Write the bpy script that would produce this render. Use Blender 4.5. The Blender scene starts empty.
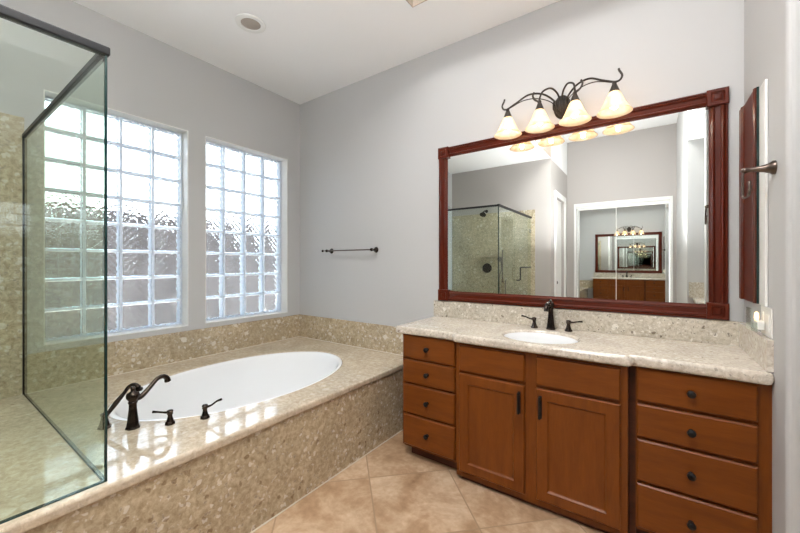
import bpy, bmesh, math
from mathutils import Vector, Matrix
PI = math.pi
S = bpy.context.scene
COL = S.collection

# ------------------------------------------------------------ camera
cam = bpy.data.cameras.new('camera')
cam.sensor_fit = 'HORIZONTAL'; cam.sensor_width = 36.0
cam.lens = 350.4 / 800 * 36
cam.shift_y = -3.35 / 800
cam.clip_start = 0.02
cam_o = bpy.data.objects.new('camera', cam); COL.objects.link(cam_o)
cam_o.location = (2.9976, -2.4122, 1.2771)
cam_o.rotation_euler = (PI / 2, 0, math.radians(35.24))
S.camera = cam_o

# ------------------------------------------------------------ world and exposure
W = bpy.data.worlds.new('sky'); S.world = W; W.use_nodes = True
wn = W.node_tree.nodes; wl = W.node_tree.links
bgn = wn['Background']
tcw = wn.new('ShaderNodeTexCoord'); sepw = wn.new('ShaderNodeSeparateXYZ')
rw = wn.new('ShaderNodeValToRGB')
rw.color_ramp.elements[0].position = 0.0; rw.color_ramp.elements[0].color = (1.0, 1.0, 1.0, 1)
rw.color_ramp.elements[1].position = 0.7; rw.color_ramp.elements[1].color = (0.60, 0.78, 1.0, 1)
wl.new(tcw.outputs['Generated'], sepw.inputs[0]); wl.new(sepw.outputs['Z'], rw.inputs[0])
wl.new(rw.outputs[0], bgn.inputs['Color']); bgn.inputs['Strength'].default_value = 4.4
S.view_settings.view_transform = 'Standard'; S.view_settings.look = 'None'
S.view_settings.gamma = 1; S.view_settings.use_curve_mapping = False
S.view_settings.exposure = 0.5
S.cycles.max_bounces = 16; S.cycles.glossy_bounces = 12; S.cycles.transmission_bounces = 12; S.cycles.transparent_max_bounces = 16

BULB_W = 0.5          # watts of each vanity bulb
FILL_PANEL_E = 15.0         # emission strength of the added fill panel
BULB_E = 11.0

sun = bpy.data.lights.new('sun', 'SUN'); sun.energy = 32.0; sun.angle = 0.02; sun.color = (1.0, 0.98, 0.95)
sun_o = bpy.data.objects.new('sun', sun); COL.objects.link(sun_o); sun_o.rotation_euler = (math.radians(-32), 0, 0)

# added upward fill behind the camera to brighten the ceiling; no lamp there
al = bpy.data.lights.new('added_ceiling_fill', 'AREA'); al.shape = 'SQUARE'; al.size = 0.85; al.energy = 46.0; al.color = (0.97, 0.985, 1.0)
al_o = bpy.data.objects.new('added_ceiling_fill', al); COL.objects.link(al_o); al_o.location = (2.5, -2.95, 1.45); al_o.rotation_euler = (PI, 0, 0)

# ------------------------------------------------------------ materials
def new_mat(name):
    m = bpy.data.materials.new(name); m.use_nodes = True
    return m, m.node_tree.nodes, m.node_tree.links, m.node_tree.nodes['Principled BSDF']

def sr(r, g, b):
    f = lambda c: ((c / 255 + 0.055) / 1.055) ** 2.4 if c > 10 else c / 255 / 12.92
    return (f(r), f(g), f(b), 1)

def paint(name, col, rough=0.6, bump=0.05, scale=220):
    m, n, l, p = new_mat(name)
    p.inputs['Base Color'].default_value = col; p.inputs['Roughness'].default_value = rough
    t = n.new('ShaderNodeTexCoord'); z = n.new('ShaderNodeTexNoise'); z.inputs['Scale'].default_value = scale
    b = n.new('ShaderNodeBump'); b.inputs['Strength'].default_value = bump; b.inputs['Distance'].default_value = 0.002
    l.new(t.outputs['Object'], z.inputs['Vector']); l.new(z.outputs['Fac'], b.inputs['Height']); l.new(b.outputs[0], p.inputs['Normal'])
    return m

def metal(name, col, rough=0.3, met=1.0):
    m, n, l, p = new_mat(name)
    t = n.new('ShaderNodeTexCoord'); z = n.new('ShaderNodeTexNoise'); z.inputs['Scale'].default_value = 30
    r = n.new('ShaderNodeValToRGB')
    r.color_ramp.elements[0].color = tuple(c * 0.7 for c in col[:3]) + (1,); r.color_ramp.elements[1].color = tuple(min(1, c * 1.3) for c in col[:3]) + (1,)
    l.new(t.outputs['Object'], z.inputs['Vector']); l.new(z.outputs['Fac'], r.inputs[0]); l.new(r.outputs[0], p.inputs['Base Color'])
    p.inputs['Metallic'].default_value = met; p.inputs['Roughness'].default_value = rough
    return m

def mixc(n, l, fac, a, b):
    x = n.new('ShaderNodeMix'); x.data_type = 'RGBA'
    for s, v in ((0, fac), (6, a), (7, b)):
        if hasattr(v, 'links') or isinstance(v, bpy.types.NodeSocket): l.new(v, x.inputs[s])
        else: x.inputs[s].default_value = v
    return x.outputs[2]

def ramp(n, l, src, stops, interp='LINEAR'):
    r = n.new('ShaderNodeValToRGB'); e = r.color_ramp; e.interpolation = interp
    while len(e.elements) < len(stops): e.elements.new(0.5)
    for el, (p, c) in zip(e.elements, stops): el.position = p; el.color = c
    l.new(src, r.inputs[0]); return r.outputs[0]

def math_n(n, l, op, a, b=0.0):
    x = n.new('ShaderNodeMath'); x.operation = op
    for i, v in enumerate((a, b)):
        if isinstance(v, bpy.types.NodeSocket): l.new(v, x.inputs[i])
        else: x.inputs[i].default_value = v
    return x.outputs[0]

def stone(name, c1, c2, pale, brown, rough=0.1, scale=1.0, chips=1.0, spec=0.5):
    """polished agglomerate: fine mottling, pale shell chips and brown chips"""
    m, n, l, p = new_mat(name)
    t = n.new('ShaderNodeTexCoord')
    w = n.new('ShaderNodeTexNoise'); w.inputs['Scale'].default_value = 9 * scale; w.inputs['Detail'].default_value = 3
    l.new(t.outputs['Object'], w.inputs['Vector'])
    add = n.new('ShaderNodeVectorMath'); add.operation = 'MULTIPLY_ADD'
    l.new(w.outputs['Color'], add.inputs[0]); add.inputs[1].default_value = (0.05 / scale,) * 3; l.new(t.outputs['Object'], add.inputs[2])
    w2 = n.new('ShaderNodeTexNoise'); w2.inputs['Scale'].default_value = 45 * scale; w2.inputs['Detail'].default_value = 2
    l.new(t.outputs['Object'], w2.inputs['Vector'])
    ad2 = n.new('ShaderNodeVectorMath'); ad2.operation = 'MULTIPLY_ADD'
    l.new(w2.outputs['Color'], ad2.inputs[0]); ad2.inputs[1].default_value = (0.028 / scale,) * 3; l.new(add.outputs[0], ad2.inputs[2])
    V = ad2.outputs[0]
    def vor(sc, feat='F1'):
        v = n.new('ShaderNodeTexVoronoi'); v.feature = feat; v.inputs['Scale'].default_value = sc * scale
        l.new(V, v.inputs['Vector']); return v
    f = n.new('ShaderNodeTexNoise'); f.inputs['Scale'].default_value = 38 * scale; f.inputs['Detail'].default_value = 6; f.inputs['Roughness'].default_value = 0.7
    l.new(V, f.inputs['Vector'])
    g = n.new('ShaderNodeTexNoise'); g.inputs['Scale'].default_value = 3.5 * scale; g.inputs['Detail'].default_value = 3
    l.new(V, g.inputs['Vector'])
    base = mixc(n, l, ramp(n, l, f.outputs['Fac'], [(0.36, (0, 0, 0, 1)), (0.64, (1, 1, 1, 1))]), c1, c2)
    gm = ramp(n, l, g.outputs['Fac'], [(0.3, (0.86, 0.86, 0.86, 1)), (0.7, (1.08, 1.08, 1.08, 1))])
    mm = n.new('ShaderNodeMix'); mm.data_type = 'RGBA'; mm.blend_type = 'MULTIPLY'; mm.inputs[0].default_value = 1
    l.new(base, mm.inputs[6]); l.new(gm, mm.inputs[7]); col = mm.outputs[2]
    for sc, thr, lim, c, amt in ((16, 0.90, 0.40, pale, 0.5), (34, 0.86, 0.45, pale, 0.45), (60, 0.80, 0.5, pale, 0.3), (26, 0.93, 0.34, brown, 0.5), (60, 0.90, 0.42, brown, 0.5)):
        v = vor(sc)
        sp = n.new('ShaderNodeSeparateColor'); l.new(v.outputs['Color'], sp.inputs[0])
        a = math_n(n, l, 'GREATER_THAN', sp.outputs[0], thr)
        b = ramp(n, l, v.outputs['Distance'], [(lim * 0.8, (1, 1, 1, 1)), (lim, (0, 0, 0, 1))])
        k = math_n(n, l, 'MULTIPLY', a, b); k = math_n(n, l, 'MULTIPLY', k, amt * chips)
        col = mixc(n, l, k, col, c)
    l.new(col, p.inputs['Base Color'])
    p.inputs['Roughness'].default_value = rough; p.inputs['IOR'].default_value = 1.55
    return m

def wood(name, c1, c2, rough=0.35, axis='Z', coat=0.25):
    m, n, l, p = new_mat(name)
    t = n.new('ShaderNodeTexCoord'); mp = n.new('ShaderNodeMapping')
    mp.inputs['Scale'].default_value = {'Z': (9, 9, 1.2), 'X': (1.2, 9, 9)}[axis]
    l.new(t.outputs['Object'], mp.inputs['Vector'])
    a = n.new('ShaderNodeTexNoise'); a.inputs['Scale'].default_value = 2.2; a.inputs['Detail'].default_value = 5; a.inputs['Distortion'].default_value = 0.8
    b = n.new('ShaderNodeTexNoise'); b.inputs['Scale'].default_value = 16; b.inputs['Detail'].default_value = 6
    l.new(mp.outputs[0], a.inputs['Vector']); l.new(mp.outputs[0], b.inputs['Vector'])
    s = math_n(n, l, 'ADD', math_n(n, l, 'MULTIPLY', a.outputs['Fac'], 0.65), math_n(n, l, 'MULTIPLY', b.outputs['Fac'], 0.35))
    l.new(ramp(n, l, s, [(0.36, c1), (0.62, c2)]), p.inputs['Base Color'])
    p.inputs['Roughness'].default_value = rough; p.inputs['Specular IOR Level'].default_value = 0.3; p.inputs['Coat Weight'].default_value = coat; p.inputs['Coat Roughness'].default_value = 0.2
    return m

M = {}
M['wall'] = paint('wall_paint', (0.53, 0.53, 0.53, 1))
M['warm'] = paint('warm_wall_paint', (0.44, 0.41, 0.39, 1))
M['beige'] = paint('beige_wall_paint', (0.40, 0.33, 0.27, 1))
M['ceiling'] = paint('ceiling_paint', (0.90, 0.90, 0.90, 1), 0.8)
M['white'] = paint('white_trim_paint', (0.82, 0.82, 0.80, 1), 0.35)
M['deck_stone'] = stone('deck_stone', sr(184, 168, 146), sr(214, 200, 178), sr(232, 226, 214), sr(140, 112, 84), 0.045, 1.0, 0.6)
M['face_stone'] = stone('tub_face_stone', sr(160, 142, 114), sr(204, 188, 160), sr(236, 232, 222), sr(116, 90, 62), 0.16, 1.1, 1.15)
M['counter_stone'] = stone('counter_stone', sr(192, 181, 166), sr(226, 218, 206), sr(238, 232, 222), sr(118, 106, 92), 0.12, 1.6, 1.1)
M['splash_stone'] = stone('splash_stone', sr(178, 168, 150), sr(216, 208, 194), sr(238, 234, 226), sr(84, 70, 56), 0.2, 1.5, 1.4)
M['shower_stone'] = stone('shower_stone', sr(160, 146, 120), sr(204, 192, 166), sr(230, 226, 214), sr(108, 86, 60), 0.14, 1.0, 0.9)
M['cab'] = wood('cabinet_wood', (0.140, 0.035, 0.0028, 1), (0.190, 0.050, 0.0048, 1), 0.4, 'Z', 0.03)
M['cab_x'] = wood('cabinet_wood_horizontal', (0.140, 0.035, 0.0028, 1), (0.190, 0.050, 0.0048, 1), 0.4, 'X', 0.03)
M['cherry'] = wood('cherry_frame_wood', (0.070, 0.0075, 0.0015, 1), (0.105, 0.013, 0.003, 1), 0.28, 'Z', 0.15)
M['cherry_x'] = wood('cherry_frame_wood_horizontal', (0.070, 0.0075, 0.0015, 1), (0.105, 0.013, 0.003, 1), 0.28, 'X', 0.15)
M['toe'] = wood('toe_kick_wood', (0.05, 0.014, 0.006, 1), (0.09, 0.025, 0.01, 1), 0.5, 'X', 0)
M['bronze'] = metal('oil_rubbed_bronze', (0.055, 0.042, 0.036, 1), 0.22)
M['iron'] = metal('wrought_iron', (0.06, 0.05, 0.043, 1), 0.45, 0.7)
M['black'] = metal('black_metal', (0.006, 0.006, 0.007, 1), 0.45, 0.3)
M['nickel'] = metal('brushed_bronze_nickel', (0.13, 0.10, 0.085, 1), 0.28)
M['chrome'] = metal('chrome', (0.7, 0.7, 0.7, 1), 0.12)
M['grout'] = paint('pale_grout', sr(216, 208, 192), 0.7)
M['porcelain'] = paint('white_porcelain', (0.86, 0.87, 0.88, 1), 0.12, 0.0)
M['plastic'] = paint('white_plastic', (0.84, 0.84, 0.82, 1), 0.3, 0.0)

def mirror_mat():
    m, n, l, p = new_mat('mirror_silver')
    t = n.new('ShaderNodeTexCoord'); z = n.new('ShaderNodeTexNoise'); z.inputs['Scale'].default_value = 2
    l.new(t.outputs['Object'], z.inputs['Vector'])
    l.new(ramp(n, l, z.outputs['Fac'], [(0, (0.82, 0.85, 0.83, 1)), (1, (0.84, 0.865, 0.85, 1))]), p.inputs['Base Color'])
    p.inputs['Metallic'].default_value = 1; p.inputs['Roughness'].default_value = 0.0
    return m
M['mirror'] = mirror_mat()

def glass_mat(name, col, rough=0.0, ior=1.45):
    m, n, l, p = new_mat(name)
    p.inputs['Base Color'].default_value = col; p.inputs['Roughness'].default_value = rough
    p.inputs['Transmission Weight'].default_value = 1.0; p.inputs['IOR'].default_value = ior
    return m, n, l, p

def shower_glass():
    """flat sheet glass, greenish: refraction through the sheet shifts nothing, so clear transmission plus a Fresnel reflection"""
    m = bpy.data.materials.new('shower_glass'); m.use_nodes = True
    n = m.node_tree.nodes; l = m.node_tree.links; n.clear()
    o = n.new('ShaderNodeOutputMaterial'); tr = n.new('ShaderNodeBsdfTransparent'); gl = n.new('ShaderNodeBsdfGlossy')
    fr = n.new('ShaderNodeFresnel'); mx = n.new('ShaderNodeMixShader')
    t = n.new('ShaderNodeTexCoord'); z = n.new('ShaderNodeTexNoise'); z.inputs['Scale'].default_value = 1.5
    l.new(t.outputs['Object'], z.inputs['Vector'])
    l.new(ramp(n, l, z.outputs['Fac'], [(0, (0.90, 0.937, 0.905, 1)), (1, (0.905, 0.942, 0.91, 1))]), tr.inputs[0])
    gl.inputs['Roughness'].default_value = 0.0; gl.inputs[0].default_value = (0.95, 1, 0.97, 1); fr.inputs[0].default_value = 1.5
    ge = n.new('ShaderNodeNewGeometry')
    k = math_n(n, l, 'MULTIPLY', fr.outputs[0], math_n(n, l, 'SUBTRACT', 1.0, ge.outputs['Backfacing']))
    l.new(k, mx.inputs[0]); l.new(tr.outputs[0], mx.inputs[1]); l.new(gl.outputs[0], mx.inputs[2]); l.new(mx.outputs[0], o.inputs[0])
    return m
M['glass'] = shower_glass()

def glass_edge():
    m, n, l, p = new_mat('glass_edge_green')
    p.inputs['Base Color'].default_value = (0.012, 0.05, 0.045, 1); p.inputs['Roughness'].default_value = 0.12
    t = n.new('ShaderNodeTexCoord'); z = n.new('ShaderNodeTexNoise'); z.inputs['Scale'].default_value = 6
    l.new(t.outputs['Object'], z.inputs['Vector'])
    l.new(ramp(n, l, z.outputs['Fac'], [(0.3, (0.004, 0.018, 0.018, 1)), (0.7, (0.012, 0.04, 0.038, 1))]), p.inputs['Base Color'])
    return m
M['glass_edge'] = glass_edge()

def block_glass(y0, z0, pitch, pitch_z):
    """pressed chevron pattern, restarting in every block"""
    m, n, l, p = glass_mat('glass_block', (0.96, 0.985, 1.0, 1), 0.02, 1.45)
    t = n.new('ShaderNodeTexCoord'); s = n.new('ShaderNodeSeparateXYZ'); l.new(t.outputs['Object'], s.inputs[0])
    u = math_n(n, l, 'FRACT', math_n(n, l, 'DIVIDE', math_n(n, l, 'SUBTRACT', s.outputs['Y'], y0), pitch))
    v = math_n(n, l, 'FRACT', math_n(n, l, 'DIVIDE', math_n(n, l, 'SUBTRACT', s.outputs['Z'], z0), pitch_z))
    q = math_n(n, l, 'ABSOLUTE', math_n(n, l, 'SUBTRACT', u, 0.5))
    w = math_n(n, l, 'SINE', math_n(n, l, 'MULTIPLY', math_n(n, l, 'ADD', math_n(n, l, 'MULTIPLY', q, 1.1), v), 25.0))
    z = n.new('ShaderNodeTexNoise'); z.inputs['Scale'].default_value = 34; z.inputs['Detail'].default_value = 1.5
    l.new(t.outputs['Object'], z.inputs['Vector'])
    h = math_n(n, l, 'ADD', math_n(n, l, 'MULTIPLY', w, 0.42), math_n(n, l, 'MULTIPLY', z.outputs['Fac'], 1.0))
    b = n.new('ShaderNodeBump'); b.inputs['Strength'].default_value = 0.6; b.inputs['Distance'].default_value = 0.0065
    l.new(h, b.inputs['Height']); l.new(b.outputs[0], p.inputs['Normal'])
    return m

def mortar_mat():
    m, n, l, p = new_mat('block_edge_coating')
    p.inputs['Base Color'].default_value = (0.84, 0.89, 0.95, 1); p.inputs['Roughness'].default_value = 0.35
    t = n.new('ShaderNodeTexCoord'); z = n.new('ShaderNodeTexNoise'); z.inputs['Scale'].default_value = 60; l.new(t.outputs['Object'], z.inputs['Vector'])
    c = ramp(n, l, z.outputs['Fac'], [(0.3, (0.80, 0.85, 0.91, 1)), (0.7, (0.89, 0.92, 0.95, 1))]); l.new(c, p.inputs['Base Color'])
    tl = n.new('ShaderNodeBsdfTranslucent'); l.new(c, tl.inputs[0])
    x = n.new('ShaderNodeMixShader'); x.inputs[0].default_value = 0.45
    l.new(p.outputs[0], x.inputs[1]); l.new(tl.outputs[0], x.inputs[2]); l.new(x.outputs[0], n['Material Output'].inputs[0])
    return m

def floor_mat():
    m, n, l, p = new_mat('travertine_tile')
    t = n.new('ShaderNodeTexCoord'); s = n.new('ShaderNodeSeparateXYZ'); l.new(t.outputs['Object'], s.inputs[0])
    P = 0.4895; r2 = math.sqrt(2)
    u = math_n(n, l, 'DIVIDE', math_n(n, l, 'SUBTRACT', math_n(n, l, 'DIVIDE', math_n(n, l, 'ADD', s.outputs['X'], s.outputs['Y']), r2), 0.587), P)
    v = math_n(n, l, 'DIVIDE', math_n(n, l, 'SUBTRACT', math_n(n, l, 'DIVIDE', math_n(n, l, 'SUBTRACT', s.outputs['Y'], s.outputs['X']), r2), -1.74), P)
    def edge(a):
        f = math_n(n, l, 'FRACT', a); d = math_n(n, l, 'ABSOLUTE', math_n(n, l, 'SUBTRACT', f, 0.5))
        return math_n(n, l, 'GREATER_THAN', d, 0.5 - 0.0045 / P / 2 * 1.6)
    g = math_n(n, l, 'MAXIMUM', edge(u), edge(v))
    cell = n.new('ShaderNodeCombineXYZ'); l.new(math_n(n, l, 'FLOOR', u), cell.inputs[0]); l.new(math_n(n, l, 'FLOOR', v), cell.inputs[1])
    wn_ = n.new('ShaderNodeTexWhiteNoise'); wn_.noise_dimensions = '3D'; l.new(cell.outputs[0], wn_.inputs['Vector'])
    off = n.new('ShaderNodeVectorMath'); off.operation = 'MULTIPLY_ADD'
    l.new(wn_.outputs['Color'], off.inputs[0]); off.inputs[1].default_value = (9, 9, 9); l.new(t.outputs['Object'], off.inputs[2])
    a = n.new('ShaderNodeTexNoise'); a.inputs['Scale'].default_value = 3.4; a.inputs['Detail'].default_value = 7; a.inputs['Roughness'].default_value = 0.62; a.inputs['Distortion'].default_value = 0.7
    b = n.new('ShaderNodeTexNoise'); b.inputs['Scale'].default_value = 34; b.inputs['Detail'].default_value = 5
    l.new(off.outputs[0], a.inputs['Vector']); l.new(off.outputs[0], b.inputs['Vector'])
    sm = math_n(n, l, 'ADD', math_n(n, l, 'MULTIPLY', a.outputs['Fac'], 0.78), math_n(n, l, 'MULTIPLY', b.outputs['Fac'], 0.22))
    c = ramp(n, l, sm, [(0.32, sr(146, 114, 84)), (0.47, sr(178, 147, 116)), (0.57, sr(198, 171, 142)), (0.7, sr(218, 198, 172))])
    c = mixc(n, l, g, c, sr(160, 134, 106))
    l.new(c, p.inputs['Base Color']); p.inputs['Roughness'].default_value = 0.38
    bp_ = n.new('ShaderNodeBump'); bp_.inputs['Strength'].default_value = 0.3; bp_.inputs['Distance'].default_value = 0.003; bp_.invert = True
    l.new(g, bp_.inputs['Height']); l.new(bp_.outputs[0], p.inputs['Normal'])
    return m
M['floor'] = floor_mat()

def emis(name, col, e):
    m, n, l, p = new_mat(name)
    p.inputs['Base Color'].default_value = (0.9, 0.9, 0.88, 1)
    p.inputs['Emission Color'].default_value = col; p.inputs['Emission Strength'].default_value = e
    t = n.new('ShaderNodeTexCoord'); z = n.new('ShaderNodeTexNoise'); l.new(t.outputs['Object'], z.inputs['Vector'])
    l.new(ramp(n, l, z.outputs['Fac'], [(0, (0.85, 0.85, 0.84, 1)), (1, (0.9, 0.9, 0.89, 1))]), p.inputs['Base Color'])
    return m
M['bulb'] = emis('lit_bulb', (1.0, 0.86, 0.66, 1), BULB_E)
M['fill_panel'] = emis('fill_panel_glow', (1.0, 0.99, 0.975, 1), FILL_PANEL_E)
M['night'] = emis('amber_night_light', (1.0, 0.62, 0.18, 1), 1.2)

def shade_mat():
    m = bpy.data.materials.new('alabaster_shade_glass'); m.use_nodes = True
    n = m.node_tree.nodes; l = m.node_tree.links; n.clear()
    o = n.new('ShaderNodeOutputMaterial'); tl = n.new('ShaderNodeBsdfTranslucent'); tr = n.new('ShaderNodeBsdfTransparent'); df = n.new('ShaderNodeBsdfDiffuse')
    t = n.new('ShaderNodeTexCoord'); z = n.new('ShaderNodeTexNoise'); z.inputs['Scale'].default_value = 14; z.inputs['Detail'].default_value = 5; z.inputs['Distortion'].default_value = 1.5
    l.new(t.outputs['Object'], z.inputs['Vector'])
    c = ramp(n, l, z.outputs['Fac'], [(0.3, (0.80, 0.62, 0.44, 1)), (0.65, (0.88, 0.79, 0.66, 1))])
    l.new(c, tl.inputs[0]); l.new(c, df.inputs[0]); l.new(c, tr.inputs[0])
    a = n.new('ShaderNodeMixShader'); a.inputs[0].default_value = 0.35; l.new(tl.outputs[0], a.inputs[1]); l.new(df.outputs[0], a.inputs[2])
    b = n.new('ShaderNodeMixShader'); b.inputs[0].default_value = 0.30; l.new(a.outputs[0], b.inputs[1]); l.new(tr.outputs[0], b.inputs[2])
    l.new(b.outputs[0], o.inputs[0])
    return m
M['shade'] = shade_mat()

# ------------------------------------------------------------ mesh helpers
class MB:
    def __init__(self): self.bm = bmesh.new()
    def box(self, x0, x1, y0, y1, z0, z1):
        r = bmesh.ops.create_cube(self.bm, size=1)
        for v in r['verts']:
            v.co = Vector(((x0 + x1) / 2 + v.co.x * (x1 - x0), (y0 + y1) / 2 + v.co.y * (y1 - y0), (z0 + z1) / 2 + v.co.z * (z1 - z0)))
        return self
    def lathe(self, c, prof, n=32, axis='Z', sx=1, sy=1, cap=True, mat=None):
        """prof: list of (radius, height) along axis"""
        c = Vector(c)
        if mat is None:
            mat = {'Z': Matrix.Identity(3), 'Y': Matrix(((1, 0, 0), (0, 0, 1), (0, 1, 0))).to_3x3(), 'X': Matrix(((0, 0, 1), (1, 0, 0), (0, 1, 0))).to_3x3(),
                   '-Y': Matrix(((1, 0, 0), (0, 0, -1), (0, 1, 0))), '-X': Matrix(((0, 0, -1), (1, 0, 0), (0, 1, 0)))}[axis]
        rings = []
        for r, h in prof:
            if r < 1e-6: rings.append([self.bm.verts.new(c + mat @ Vector((0, 0, h)))])
            else: rings.append([self.bm.verts.new(c + mat @ Vector((r * sx * math.cos(2 * PI * i / n), r * sy * math.sin(2 * PI * i / n), h))) for i in range(n)])
        for A, B in zip(rings, rings[1:]):
            if len(A) == 1 and len(B) == 1: continue
            for i in range(n):
                j = (i + 1) % n
                if len(A) == 1: self.bm.faces.new((A[0], B[j], B[i]))
                elif len(B) == 1: self.bm.faces.new((A[i], A[j], B[0]))
                else: self.bm.faces.new((A[i], A[j], B[j], B[i]))
        if cap:
            for R_ in (rings[0], rings[-1]):
                if len(R_) > 2: self.bm.faces.new(R_)
        return self
    def tube(self, pts, rad, n=10, closed=False):
        pts = [Vector(p) for p in pts]
        if not hasattr(rad, '__len__'): rad = [rad] * len(pts)
        rings = []; up = None
        N = len(pts)
        for i, p in enumerate(pts):
            if closed: d = (pts[(i + 1) % N] - pts[i - 1])
            else: d = pts[min(i + 1, N - 1)] - pts[max(i - 1, 0)]
            d.normalize()
            if up is None:
                up = Vector((0, 0, 1)) if abs(d.z) < 0.9 else Vector((0, 1, 0))
            a = d.cross(up)
            if a.length < 1e-4: a = d.orthogonal()
            a.normalize(); b = a.cross(d).normalized(); up = b
            rings.append([self.bm.verts.new(p + (a * math.cos(2 * PI * k / n) + b * math.sin(2 * PI * k / n)) * rad[i]) for k in range(n)])
        prs = list(zip(rings, rings[1:])) + ([(rings[-1], rings[0])] if closed else [])
        for A, B in prs:
            for k in range(n):
                j = (k + 1) % n; self.bm.faces.new((A[k], A[j], B[j], B[k]))
        if not closed:
            self.bm.faces.new(rings[0]); self.bm.faces.new(rings[-1])
        return self
    def prism(self, poly, fn, a, b):
        """extrude closed 2D polygon; fn(p, q, t) -> xyz with t in (a, b)"""
        A = [self.bm.verts.new(fn(p, q, a)) for p, q in poly]; B = [self.bm.verts.new(fn(p, q, b)) for p, q in poly]
        n = len(poly)
        for i in range(n):
            j = (i + 1) % n; self.bm.faces.new((A[i], A[j], B[j], B[i]))
        self.bm.faces.new(A); self.bm.faces.new(B)
        return self
    def slab(self, outline, centre, a, b, z0, z1, step=0.06):
        """horizontal slab with an elliptical hole; rim and outline joined by radial quads"""
        pts = []
        for i, p in enumerate(outline):
            q = outline[(i + 1) % len(outline)]; L = math.hypot(q[0] - p[0], q[1] - p[1]); k = max(1, round(L / step))
            pts += [(p[0] + (q[0] - p[0]) * j / k, p[1] + (q[1] - p[1]) * j / k) for j in range(k)]
        cx, cy = centre; rim = []
        for x, y in pts:
            dx, dy = x - cx, y - cy; s = 1 / math.sqrt((dx / a) ** 2 + (dy / b) ** 2); rim.append((cx + dx * s, cy + dy * s))
        bm = self.bm; n = len(pts)
        V = [[bm.verts.new((x, y, z)) for x, y in P] for P, z in ((rim, z1), (pts, z1), (pts, z0), (rim, z0))]
        for A, B in zip(V, V[1:] + V[:1]):
            for i in range(n):
                j = (i + 1) % n; bm.faces.new((A[i], A[j], B[j], B[i]))
        return self
    def front(self, x0, x1, z0, z1, y_back, y_face, rings):
        """cabinet front facing -y: rings = [(inset, y offset from face)], last ring filled"""
        bm = self.bm
        def rect(i, y): return [bm.verts.new(p) for p in ((x0 + i, y, z0 + i), (x1 - i, y, z0 + i), (x1 - i, y, z1 - i), (x0 + i, y, z1 - i))]
        R = [rect(0, y_back)] + [rect(i, y_face + o) for i, o in rings]
        for A, B in zip(R, R[1:]):
            for k in range(4):
                j = (k + 1) % 4; bm.faces.new((A[k], A[j], B[j], B[k]))
        bm.faces.new(R[-1]); bm.faces.new(R[0][::-1])
        return self
    def build(self, name, mat, parent=None, smooth=None, bevel=0, seg=3, kind=None, loc=None, rot=None):
        bmesh.ops.recalc_face_normals(self.bm, faces=self.bm.faces[:])
        me = bpy.data.meshes.new(name)
        if loc is None and parent is None: loc = None
        self.bm.to_mesh(me); self.bm.free()
        o = bpy.data.objects.new(name, me); COL.objects.link(o)
        if mat is not None: me.materials.append(M[mat] if isinstance(mat, str) else mat)
        if bevel:
            b = o.modifiers.new('bevel', 'BEVEL'); b.width = bevel; b.segments = seg; b.limit_method = 'ANGLE'; b.angle_limit = math.radians(40)
        if smooth:
            for f in me.polygons: f.use_smooth = True
            try: me.set_sharp_from_angle(angle=math.radians(smooth))
            except Exception: pass
        if parent is not None:
            o.parent = parent; o.matrix_parent_inverse = Matrix.Translation(-Vector(parent.location))
        if kind: o['kind'] = kind
        if loc: o.location = loc
        return o

def struct(name, mb, mat, parent=None, **k): return mb.build(name, mat, parent, kind='structure', **k)
def tag(o, label, cat, group=None):
    o['label'] = label; o['category'] = cat
    if group: o['group'] = group
    return o
def thing(name, label, cat, loc, group=None):
    """an empty at the thing's base; parts are built in world coordinates and parented to it"""
    o = bpy.data.objects.new(name, None); COL.objects.link(o); o.location = loc; o.empty_display_size = 0.1
    return tag(o, label, cat, group)
def spline(pts, n=8):
    """Catmull-Rom through pts"""
    P = [Vector(p) for p in pts]; P = [2 * P[0] - P[1]] + P + [2 * P[-1] - P[-2]]; out = []
    for i in range(1, len(P) - 2):
        for k in range(n):
            t = k / n; a, b, c, d = P[i - 1:i + 3]
            out.append(0.5 * ((2 * b) + (c - a) * t + (2 * a - 5 * b + 4 * c - d) * t * t + (3 * b - a - 3 * c + d) * t ** 3))
    out.append(P[-2]); return out
def lerp_r(rs, m):
    out = []
    for i in range(m):
        t = i / (m - 1) * (len(rs) - 1); k = min(int(t), len(rs) - 2); out.append(rs[k] + (rs[k + 1] - rs[k]) * (t - k))
    return out
def ell(cx, cy, a, b, n=72): return [(cx + a * math.cos(2 * PI * i / n), cy + b * math.sin(2 * PI * i / n)) for i in range(n)]

# ------------------------------------------------------------ dimensions
H = 2.95; HR = 3.58            # low and raised ceiling
XR = 3.387                     # right wall of the vanity recess
YF = -3.54                     # shower far wall
YC = -4.93                     # closet wall
ZD = 0.509                     # tub deck top
ZS = 0.7385                    # tub splash top
XD = 1.478                     # deck front edge
ZC = 0.864                     # counter top
XN = 4.35                      # side wall of the dressing nook

# ------------------------------------------------------------ room shell
struct('floor', MB().box(0.0, 5.0, -5.6, 0.0, -0.12, 0.0), 'floor')
# low ceiling around the raised part (x > 1.74, y < -0.49)
struct('ceiling', MB().box(-0.2, 1.74, -5.6, 0.0, H, HR + 0.15).box(1.74, XR, -0.49, 0.0, H, HR + 0.15), 'ceiling')
struct('ceiling', MB().box(1.74, XR, YC, -0.49, HR, HR + 0.15), 'ceiling')
struct('wall_soffit', MB().box(1.74, 1.745, YF, -0.49, H + 0.001, HR).box(1.745, XR, -0.495, -0.49, H + 0.001, HR), 'beige')
struct('wall_back', MB().box(-0.2, 5.0, 0.0, 0.2, -0.12, HR + 0.15), 'wall')

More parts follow.
